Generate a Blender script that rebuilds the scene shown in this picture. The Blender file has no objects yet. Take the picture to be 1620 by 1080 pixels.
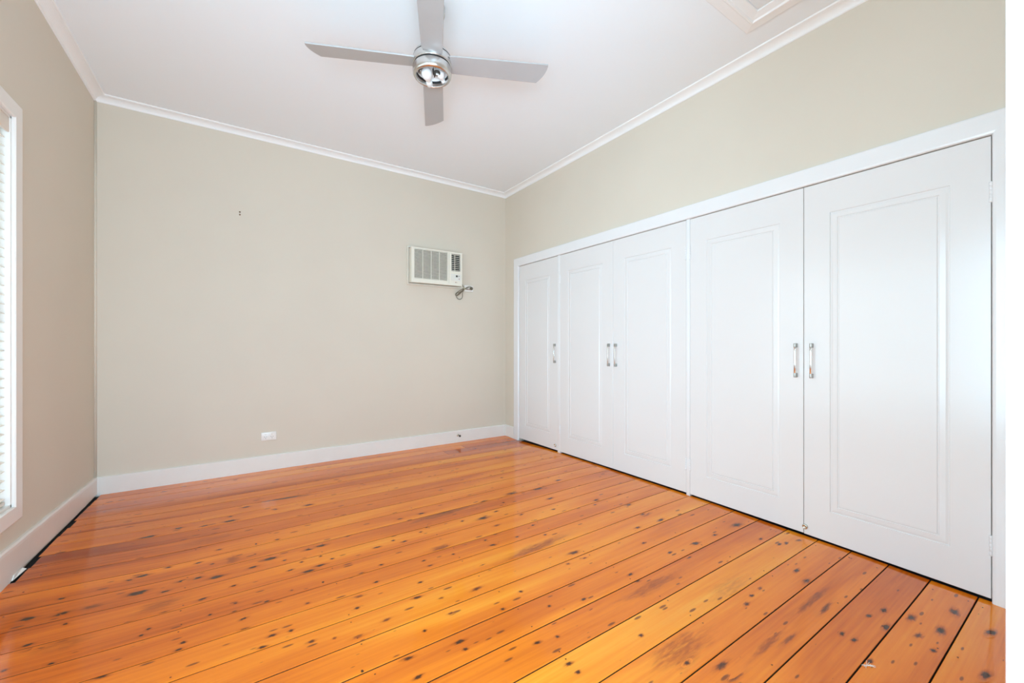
import bpy, bmesh, math, random
from mathutils import Vector, Matrix

random.seed(7)
S = bpy.context.scene
COL = S.collection

# ------------------------------------------------------------------ camera
F_PX, HORIZON, YAW = 645.32, 544.59, 0.589729       # pixels in the 1620 x 1080 frame, radians
cam_data = bpy.data.cameras.new('camera')
cam_data.sensor_width = 36.0
cam_data.lens = F_PX / 1620 * 36
cam_data.shift_y = (HORIZON - 540) / 1620
cam_data.clip_start = 0.02
cam_data.dof.use_dof = True
cam_data.dof.focus_distance = 2.8
cam_data.dof.aperture_fstop = 5.0
cam = bpy.data.objects.new('camera', cam_data)
cam.location = (0, 0, 1.12)
cam.rotation_euler = (math.pi / 2, 0, -YAW)
COL.objects.link(cam)
S.camera = cam

# ------------------------------------------------------------------ world, daylight, exposure
world = bpy.data.worlds.new('overcast_sky')
S.world = world
world.use_nodes = True
bg = world.node_tree.nodes['Background']
bg.inputs[0].default_value = (0.72, 0.90, 1.0, 1)
bg.inputs[1].default_value = 5.6


def area(name, loc, rot, sx, sy, power, col):
    l = bpy.data.lights.new(name, 'AREA')
    l.shape = 'RECTANGLE'
    l.size, l.size_y = sx, sy
    l.energy = power
    l.color = col
    o = bpy.data.objects.new(name, l)
    o.location = loc
    o.rotation_euler = rot
    COL.objects.link(o)
    return o


# daylight outside the window, then added fill lights for the ceiling and near right wall
DAY = (0.53, 0.82, 1.06)
area('window_daylight', (-1.40, 2.03, 1.35), (0, -math.pi / 2, 0), 2.0, 1.9, 8, DAY)
area('window_uplight', (-2.00, 2.03, 0.30), (0, -math.pi / 2 - math.radians(37), 0), 1.2, 2.4, 10, DAY)  # added uplight outside the window, aimed at the ceiling
area('hall_fill', (-0.55, -1.00, 0.70), (math.pi / 2 + math.radians(46), 0, -math.radians(18)), 1.2, 1.0, 114, DAY)  # added uplight behind the camera, brightens the ceiling through the doorway
area('added_window_fill', (-1.12, 0.56, 1.30), (0, -math.pi / 2 - math.radians(8), 0), 1.8, 0.72, 56, DAY)  # added fill for the near right wall, through the added window
for nm, loc, rot, sx, sy in (('doorway_portal', (-0.09, -0.06, 1.03), (math.pi / 2, 0, 0), 1.42, 2.06),
                             ('window_portal', (-1.0, 2.0345, 1.2735), (0, -math.pi / 2, 0), 1.84, 1.75),
                             ('added_window_portal', (-1.0, 0.56, 1.2735), (0, -math.pi / 2, 0), 1.84, 0.72)):  # portal of the added, unseen window
    area(nm, loc, rot, sx, sy, 1, (1, 1, 1)).data.cycles.is_portal = True

S.view_settings.view_transform = 'Standard'
S.view_settings.look = 'None'
S.view_settings.gamma = 1
S.view_settings.use_curve_mapping = False
S.view_settings.exposure = 0.0
S.cycles.use_denoising = True
S.cycles.max_bounces = 14
S.cycles.diffuse_bounces = 10
S.cycles.glossy_bounces = 6
S.cycles.transparent_max_bounces = 16

# ------------------------------------------------------------------ room dimensions (metres)
D, R, L = 4.243, 2.7436, 0.893      # back wall y, right wall x, left wall x = -L
ZC = 2.97                           # ceiling
YF = 0.045                          # room face of the front wall


# ------------------------------------------------------------------ mesh helper
class MB:
    def __init__(self):
        self.v, self.f, self.mi, self.sm = [], [], [], []
        self.attr = {}

    def add(self, verts, faces, mi=0, smooth=False):
        o = len(self.v)
        self.v += [Vector(p) for p in verts]
        self.f += [[i + o for i in f] for f in faces]
        self.mi += [mi] * len(faces)
        self.sm += [smooth] * len(faces)
        return o

    def box(self, a, b, bev=0.0, mi=0, seg=2):
        lo = [min(p, q) for p, q in zip(a, b)]
        hi = [max(p, q) for p, q in zip(a, b)]
        bm = bmesh.new()
        bmesh.ops.create_cube(bm, size=1.0)
        for v in bm.verts:
            v.co = Vector([lo[i] + (v.co[i] + 0.5) * (hi[i] - lo[i]) for i in range(3)])
        if bev > 0:
            bmesh.ops.bevel(bm, geom=bm.edges[:], offset=bev, segments=seg, affect='EDGES', profile=0.5)
        self.merge(bm, mi, bev > 0 and seg > 1)

    def merge(self, bm, mi=0, smooth=False, mat=None):
        bm.verts.index_update()
        vs = [(mat @ v.co) if mat else v.co.copy() for v in bm.verts]
        self.add(vs, [[v.index for v in f.verts] for f in bm.faces], mi, smooth)
        bm.free()

    def lathe(self, prof, origin, axis=(0, 0, 1), n=48, mi=0, smooth=True, cap=True):
        """prof: list of (radius, height along axis)"""
        ax = Vector(axis).normalized()
        t = Vector((1, 0, 0)) if abs(ax.x) < 0.8 else Vector((0, 1, 0))
        u = ax.cross(t).normalized()
        w = ax.cross(u)
        o = Vector(origin)
        vs, fs = [], []
        for r, h in prof:
            for i in range(n):
                a = 2 * math.pi * i / n
                vs.append(o + ax * h + (u * math.cos(a) + w * math.sin(a)) * r)
        for k in range(len(prof) - 1):
            for i in range(n):
                j = (i + 1) % n
                fs.append([k * n + i, k * n + j, (k + 1) * n + j, (k + 1) * n + i])
        self.add(vs, fs, mi, smooth)
        if cap:
            for k in (0, len(prof) - 1):
                if prof[k][0] > 1e-5:
                    self.add(vs[k * n:(k + 1) * n], [list(range(n))], mi, False)

    def tube(self, pts, r, n=10, mi=0, closed=False):
        pts = [Vector(p) for p in pts]
        m = len(pts)
        tang = []
        for i in range(m):
            a = pts[(i - 1) % m] if (closed or i > 0) else pts[0]
            b = pts[(i + 1) % m] if (closed or i < m - 1) else pts[-1]
            tang.append((b - a).normalized())
        nrm = tang[0].orthogonal().normalized()
        vs, fs = [], []
        for i in range(m):
            nrm = (nrm - tang[i] * nrm.dot(tang[i])).normalized()
            bn = tang[i].cross(nrm)
            for k in range(n):
                a = 2 * math.pi * k / n
                vs.append(pts[i] + (nrm * math.cos(a) + bn * math.sin(a)) * r)
        for i in range(m if closed else m - 1):
            for k in range(n):
                l = (k + 1) % n
                i2 = (i + 1) % m
                fs.append([i * n + k, i * n + l, i2 * n + l, i2 * n + k])
        if not closed:
            fs.append(list(range(n)))
            fs.append([(m - 1) * n + k for k in range(n)])
        self.add(vs, fs, mi, True)

    def sweep(self, path, N, prof, closed=False, side=1, mi=0, caps=True):
        """mitred moulding: prof = [(u outward, w along N)] carried along a flat path"""
        P = [Vector(p) for p in path]
        N = Vector(N).normalized()
        m, k = len(P), len(prof)
        vs, fs = [], []
        for i in range(m):
            outs = []
            if closed or i > 0:
                outs.append(N.cross((P[i] - P[i - 1]).normalized()) * side)
            if closed or i < m - 1:
                outs.append(N.cross((P[(i + 1) % m] - P[i]).normalized()) * side)
            o = outs[0] if len(outs) == 1 else (outs[0] + outs[1]) / (1 + outs[0].dot(outs[1]))
            for u, w in prof:
                vs.append(P[i] + o * u + N * w)
        for i in range(m if closed else m - 1):
            j = (i + 1) % m
            for q in range(k):
                q2 = (q + 1) % k
                fs.append([i * k + q, i * k + q2, j * k + q2, j * k + q])
        if caps and not closed:
            fs.append(list(range(k)))
            fs.append([(m - 1) * k + q for q in range(k)])
        self.add(vs, fs, mi, False)

    def prism(self, poly, vec, mi=0, bev=0.0):
        bm = bmesh.new()
        vs = [bm.verts.new(p) for p in poly]
        f = bm.faces.new(vs)
        r = bmesh.ops.extrude_face_region(bm, geom=[f])
        for e in r['geom']:
            if isinstance(e, bmesh.types.BMVert):
                e.co += Vector(vec)
        bmesh.ops.recalc_face_normals(bm, faces=bm.faces[:])
        if bev:
            bmesh.ops.bevel(bm, geom=bm.edges[:], offset=bev, segments=2, affect='EDGES', profile=0.5)
        self.merge(bm, mi, False)

    def build(self, name, mats, parent=None, recalc=True, origin=None):
        me = bpy.data.meshes.new(name)
        root = parent
        while root is not None and root.parent is not None:
            root = root.parent
        off = Vector(root.location) if root is not None else Vector(origin or (0, 0, 0))
        me.from_pydata([p - off for p in self.v], [], self.f)
        if not isinstance(mats, (list, tuple)):
            mats = [mats]
        for m in mats:
            me.materials.append(m)
        for i, p in enumerate(me.polygons):
            p.material_index = self.mi[i]
            p.use_smooth = self.sm[i]
        if recalc:
            bm = bmesh.new()
            bm.from_mesh(me)
            bmesh.ops.recalc_face_normals(bm, faces=bm.faces[:])
            bm.to_mesh(me)
            bm.free()
        for nm, vals in self.attr.items():
            a = me.attributes.new(nm, 'FLOAT', 'POINT')
            a.data.foreach_set('value', vals)
        me.update()
        o = bpy.data.objects.new(name, me)
        COL.objects.link(o)
        if parent is not None:
            o.parent = parent
        else:
            o.location = off
        return o


def tag(o, label, cat, group=None, kind=None):
    o['label'] = label
    o['category'] = cat
    if group:
        o['group'] = group
    if kind:
        o['kind'] = kind
    return o


def thing(name, loc, label, cat, group=None):
    o = bpy.data.objects.new(name, None)
    o.empty_display_size = 0.1
    o.location = loc
    COL.objects.link(o)
    return tag(o, label, cat, group)


def smooth_path(pts, n=8):
    P = [Vector(p) for p in pts]
    out = []
    for i in range(len(P) - 1):
        p0, p1, p2, p3 = P[max(0, i - 1)], P[i], P[i + 1], P[min(len(P) - 1, i + 2)]
        for k in range(n):
            t = k / n
            out.append(0.5 * ((2 * p1) + (p2 - p0) * t + (2 * p0 - 5 * p1 + 4 * p2 - p3) * t * t
                              + (3 * p1 - p0 - 3 * p2 + p3) * t ** 3))
    out.append(P[-1])
    return out


# ------------------------------------------------------------------ materials
def new_mat(name):
    m = bpy.data.materials.new(name)
    m.use_nodes = True
    nt = m.node_tree
    return m, nt, nt.nodes['Principled BSDF']


def node(nt, t, **kw):
    n = nt.nodes.new(t)
    for k, v in kw.items():
        setattr(n, k, v)
    return n


def plain(name, col, rough=0.5, metal=0.0, var=0.03, scale=6.0, bump=0.0, bscale=200.0, spec=0.5, stretch=(1, 1, 1)):
    """a plain paint, plastic or metal with slight procedural unevenness"""
    m, nt, b = new_mat(name)
    tc = node(nt, 'ShaderNodeTexCoord')
    mp = node(nt, 'ShaderNodeMapping')
    mp.inputs['Scale'].default_value = stretch
    nt.links.new(tc.outputs['Object'], mp.inputs['Vector'])
    nz = node(nt, 'ShaderNodeTexNoise')
    nz.inputs['Scale'].default_value = scale
    nz.inputs['Detail'].default_value = 4
    nt.links.new(mp.outputs['Vector'], nz.inputs['Vector'])
    rp = node(nt, 'ShaderNodeValToRGB')
    rp.color_ramp.elements[0].position = 0.3
    rp.color_ramp.elements[1].position = 0.7
    rp.color_ramp.elements[0].color = (*[c * (1 - var) for c in col], 1)
    rp.color_ramp.elements[1].color = (*[min(1, c * (1 + var)) for c in col], 1)
    nt.links.new(nz.outputs['Fac'], rp.inputs['Fac'])
    nt.links.new(rp.outputs['Color'], b.inputs['Base Color'])
    b.inputs['Roughness'].default_value = rough
    b.inputs['Metallic'].default_value = metal
    b.inputs['Specular IOR Level'].default_value = spec
    if bump > 0:
        n2 = node(nt, 'ShaderNodeTexNoise')
        n2.inputs['Scale'].default_value = bscale
        n2.inputs['Detail'].default_value = 2
        nt.links.new(mp.outputs['Vector'], n2.inputs['Vector'])
        bp = node(nt, 'ShaderNodeBump')
        bp.inputs['Strength'].default_value = bump
        bp.inputs['Distance'].default_value = 0.002
        nt.links.new(n2.outputs['Fac'], bp.inputs['Height'])
        nt.links.new(bp.outputs['Normal'], b.inputs['Normal'])
    return m


M = {}
M['wall'] = plain('beige_wall_paint', (0.683, 0.626, 0.532), 0.55, var=0.02, scale=1.2, bump=0.05, bscale=90, spec=0.3)
M['ceiling'] = plain('ceiling_white', (0.85, 0.90, 0.935), 0.75, var=0.006, scale=0.8, bump=0.03, bscale=120, spec=0.2)
M['cornice'] = plain('cornice_white', (0.88, 0.89, 0.89), 0.6, var=0.01, scale=3, spec=0.3)
M['gloss'] = plain('gloss_white_trim', (0.80, 0.805, 0.81), 0.22, var=0.01, scale=3, bump=0.02, bscale=40)
M['skirt'] = plain('skirting_white', (0.80, 0.79, 0.76), 0.3, var=0.02, scale=5, bump=0.03, bscale=40)
M['skirt_worn'] = plain('skirting_worn_white', (0.76, 0.71, 0.66), 0.35, var=0.03, scale=4, bump=0.05, bscale=40)
M['door'] = plain('door_satin_white', (0.755, 0.745, 0.738), 0.24, var=0.006, scale=2, bump=0.012, bscale=60)
M['melamine'] = plain('wardrobe_inside', (0.30, 0.29, 0.27), 0.6, var=0.03)
M['chrome'] = plain('polished_chrome', (0.80, 0.80, 0.79), 0.12, 1.0, var=0.02)
M['satin'] = plain('satin_nickel', (0.42, 0.41, 0.38), 0.38, 1.0, var=0.05, scale=30)
M['brushed'] = plain('brushed_nickel', (0.66, 0.65, 0.63), 0.27, 1.0, var=0.08, scale=18, stretch=(1, 1, 14))
M['blade'] = plain('silver_blade_paint', (0.46, 0.46, 0.46), 0.42, 0.15, var=0.02, scale=5)
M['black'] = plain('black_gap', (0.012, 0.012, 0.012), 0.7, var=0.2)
M['dark'] = plain('dark_metal', (0.06, 0.055, 0.05), 0.5, 0.4, var=0.2)
M['bulb'] = plain('frosted_bulb_glass', (0.86, 0.86, 0.86), 0.25, var=0.01)
M['porcelain'] = plain('lampholder_white', (0.80, 0.80, 0.79), 0.35, var=0.02)
M['ac'] = plain('aged_white_plastic', (0.80, 0.78, 0.68), 0.42, var=0.02, scale=12)
M['ac_side'] = plain('aged_cream_casing', (0.72, 0.69, 0.60), 0.5, var=0.03, scale=9)
M['ac_dark'] = plain('shaded_filter_mesh', (0.09, 0.075, 0.05), 0.8, var=0.25, scale=60)
M['panel'] = plain('control_panel_grey', (0.74, 0.76, 0.72), 0.35, var=0.02)
M['red'] = plain('dark_red_mark', (0.25, 0.03, 0.04), 0.4, var=0.05)
M['cord'] = plain('grey_brown_cord', (0.17, 0.145, 0.10), 0.45, var=0.15, scale=25)
M['cord_tie'] = plain('cream_tie', (0.62, 0.57, 0.40), 0.5, var=0.05)
M['socket'] = plain('white_socket_plastic', (0.86, 0.86, 0.83), 0.28, var=0.01)
M['slot'] = plain('socket_slot', (0.08, 0.08, 0.08), 0.6, var=0.1)
M['plug_brown'] = plain('brown_plug', (0.16, 0.075, 0.02), 0.5, var=0.15, scale=80)
M['stop_metal'] = plain('chrome_stop', (0.62, 0.60, 0.52), 0.2, 1.0, var=0.08)
M['rubber'] = plain('dark_rubber', (0.03, 0.028, 0.022), 0.6, var=0.1)
M['slat'] = plain('blind_slat_white', (0.86, 0.80, 0.71), 0.4, var=0.01)
M['rail'] = plain('blind_rail_cream', (0.80, 0.73, 0.64), 0.4, var=0.02)
M['sash'] = plain('window_frame_white', (0.84, 0.84, 0.82), 0.35, var=0.01)
M['window_trim'] = plain('window_trim_white', (0.82, 0.80, 0.77), 0.3, var=0.012, scale=4)
M['fluff'] = plain('white_fluff', (0.85, 0.84, 0.80), 0.9, var=0.03)
M['soil'] = plain('black_floor_dirt', (0.010, 0.010, 0.011), 0.85, var=0.4, scale=40)

# thin window glass
m, nt, b = new_mat('window_glass')
out = nt.nodes['Material Output']
tr = node(nt, 'ShaderNodeBsdfTransparent')
tr.inputs['Color'].default_value = (0.95, 0.97, 0.96, 1)
gl = node(nt, 'ShaderNodeBsdfGlossy')
gl.inputs['Roughness'].default_value = 0.02
fr = node(nt, 'ShaderNodeFresnel')
fr.inputs['IOR'].default_value = 1.45
mx = node(nt, 'ShaderNodeMixShader')
nt.links.new(fr.outputs[0], mx.inputs[0])
nt.links.new(tr.outputs[0], mx.inputs[1])
nt.links.new(gl.outputs[0], mx.inputs[2])
nt.links.new(mx.outputs[0], out.inputs['Surface'])
M['glass'] = m


def floor_material():
    m, nt, b = new_mat('varnished_pine_boards')
    lk = nt.links.new
    tc = node(nt, 'ShaderNodeTexCoord')
    seed = node(nt, 'ShaderNodeAttribute', attribute_name='seed')
    tone = node(nt, 'ShaderNodeAttribute', attribute_name='tone')
    knot = node(nt, 'ShaderNodeAttribute', attribute_name='knot')
    sc = node(nt, 'ShaderNodeVectorMath', operation='MULTIPLY_ADD')
    cmb = node(nt, 'ShaderNodeCombineXYZ')
    mul = node(nt, 'ShaderNodeMath', operation='MULTIPLY')
    mul.inputs[1].default_value = 37.0
    lk(seed.outputs['Fac'], mul.inputs[0])
    lk(mul.outputs[0], cmb.inputs['X'])
    lk(mul.outputs[0], cmb.inputs['Z'])
    lk(tc.outputs['Object'], sc.inputs[0])
    sc.inputs[1].default_value = (1, 1, 1)
    lk(cmb.outputs[0], sc.inputs[2])

    def noise(scale, stretch, detail=4, rough=0.55, dist=0.0):
        mp = node(nt, 'ShaderNodeMapping')
        mp.inputs['Scale'].default_value = stretch
        lk(sc.outputs[0], mp.inputs['Vector'])
        n = node(nt, 'ShaderNodeTexNoise')
        n.inputs['Scale'].default_value = scale
        n.inputs['Detail'].default_value = detail
        n.inputs['Roughness'].default_value = rough
        n.inputs['Distortion'].default_value = dist
        lk(mp.outputs[0], n.inputs['Vector'])
        return n.outputs['Fac']

    def math_(op, a, c, clamp=False):
        n = node(nt, 'ShaderNodeMath', operation=op, use_clamp=clamp)
        for i, q in enumerate((a, c)):
            if isinstance(q, (int, float)):
                n.inputs[i].default_value = q
            else:
                lk(q, n.inputs[i])
        return n.outputs[0]

    def mapr(v, a, c, d=0.0, e=1.0, smooth=True):
        n = node(nt, 'ShaderNodeMapRange', interpolation_type='SMOOTHSTEP' if smooth else 'LINEAR')
        n.inputs['From Min'].default_value = a
        n.inputs['From Max'].default_value = c
        n.inputs['To Min'].default_value = d
        n.inputs['To Max'].default_value = e
        lk(v, n.inputs['Value'])
        return n.outputs['Result']

    def mixc(f, a, c):
        n = node(nt, 'ShaderNodeMix', data_type='RGBA')
        if isinstance(f, (int, float)):
            n.inputs[0].default_value = f
        else:
            lk(f, n.inputs[0])
        for i, q in ((6, a), (7, c)):
            if isinstance(q, tuple):
                n.inputs[i].default_value = (*q, 1)
            else:
                lk(q, n.inputs[i])
        return n.outputs[2]

    broad = noise(1.0, (0.7, 5.0, 1.0), 3, 0.5, 0.4)          # broad bands along the board
    grain = noise(1.0, (2.2, 70.0, 1.0), 5, 0.6, 0.3)         # fine grain
    v = math_('ADD', math_('MULTIPLY', tone.outputs['Fac'], 0.72), math_('MULTIPLY', math_('SUBTRACT', broad, 0.5), 1.25))
    v = math_('ADD', v, math_('MULTIPLY', math_('SUBTRACT', grain, 0.5), 0.55))
    v = math_('ADD', v, 0.13, True)
    rp = node(nt, 'ShaderNodeValToRGB')
    cr = rp.color_ramp
    cr.elements[0].position = 0.0
    cr.elements[0].color = (0.33, 0.050, 0.004, 1)
    cr.elements[1].position = 1.0
    cr.elements[1].color = (0.92, 0.37, 0.032, 1)
    for p, c in ((0.3, (0.62, 0.13, 0.007)), (0.6, (0.80, 0.205, 0.009)), (0.8, (0.88, 0.285, 0.016))):
        e = cr.elements.new(p)
        e.color = (*c, 1)
    lk(v, rp.inputs['Fac'])
    col = rp.outputs['Color']
    # small resin flecks along the grain
    mpv = node(nt, 'ShaderNodeMapping')
    mpv.inputs['Scale'].default_value = (7.0, 26.0, 1.0)
    lk(sc.outputs[0], mpv.inputs['Vector'])
    vo = node(nt, 'ShaderNodeTexVoronoi', feature='F1', voronoi_dimensions='2D')
    vo.inputs['Scale'].default_value = 1.0
    lk(mpv.outputs[0], vo.inputs['Vector'])
    wn = node(nt, 'ShaderNodeTexWhiteNoise', noise_dimensions='3D')
    lk(vo.outputs['Position'], wn.inputs['Vector'])
    size = mapr(wn.outputs['Value'], 0.66, 1.0, 0.0, 0.20, False)
    fleck = mapr(math_('SUBTRACT', size, vo.outputs['Distance']), 0.0, 0.09, 0.0, 0.85)
    col = mixc(fleck, col, (0.16, 0.04, 0.008))
    # knots and dark stains modelled in the mesh attribute, edges broken by noise
    kn = noise(1.0, (16.0, 90.0, 1.0), 4, 0.65)
    k = math_('ADD', knot.outputs['Fac'], math_('MULTIPLY', math_('MULTIPLY', math_('SUBTRACT', kn, 0.5), 2.6), math_('MULTIPLY', knot.outputs['Fac'], math_('SUBTRACT', 1.3, knot.outputs['Fac']))))
    kf = mapr(k, 0.22, 0.75)
    halo = mixc(mapr(k, 0.0, 0.35, 0.0, 0.85), col, (0.38, 0.075, 0.006))
    col = mixc(kf, halo, (0.065, 0.020, 0.005))
    lk(col, b.inputs['Base Color'])
    rn = noise(1.0, (1.5, 3.0, 1.0), 3)
    lk(mapr(rn, 0.2, 0.8, 0.055, 0.11, False), b.inputs['Roughness'])
    b.inputs['Specular IOR Level'].default_value = 0.42
    wv = noise(1.0, (2.5, 9.0, 1.0), 2)
    hb = math_('ADD', math_('MULTIPLY', wv, 1.0), math_('MULTIPLY', grain, 0.06))
    bp = node(nt, 'ShaderNodeBump')
    bp.inputs['Strength'].default_value = 0.12
    bp.inputs['Distance'].default_value = 0.004
    lk(hb, bp.inputs['Height'])
    lk(bp.outputs['Normal'], b.inputs['Normal'])
    return m


M['floor'] = floor_material()


# ------------------------------------------------------------------ the uneven old floor
def cosint(t, pts):
    if t <= pts[0][0]:
        return pts[0][1]
    for (a, va), (c, vc) in zip(pts, pts[1:]):
        if t <= c:
            s = (t - a) / (c - a)
            s = s * s * (3 - 2 * s)
            return va + (vc - va) * s
    return pts[-1][1]


def sstep(t):
    t = max(0.0, min(1.0, t))
    return t * t * (3 - 2 * t)


def zfloor(x, y):
    right = cosint(y, [(0.15, -0.012), (0.32, -0.009), (0.9, 0.004), (1.75, 0.014), (2.5, 0.012), (3.22, 0.007), (3.95, -0.008), (4.24, 0.0)])
    left = cosint(y, [(0.0, 0.0), (1.0, 0.0), (2.75, 0.026), (4.24, 0.0)])
    return right * sstep((x - (R - 1.5)) / 1.5) + left * (1 - sstep((x + L) / 0.7))


SEAMS = [-0.27, -0.115, 0.045, 0.2, 0.355, 0.508, 0.658, 0.812, 0.963, 1.12, 1.279, 1.437, 1.597, 1.756, 1.914, 2.063, 2.218, 2.372,
         2.522, 2.678, 2.832, 2.980, 3.115, 3.255, 3.404, 3.540, 3.670, 3.815, 3.970, 4.100, 4.30]
TONES = {5: .40, 6: .55, 7: .62, 8: .85, 9: .55, 10: .62, 11: .68, 12: .85, 13: .78, 14: .66, 15: .70, 16: .60, 17: .40, 18: .62}
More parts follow.
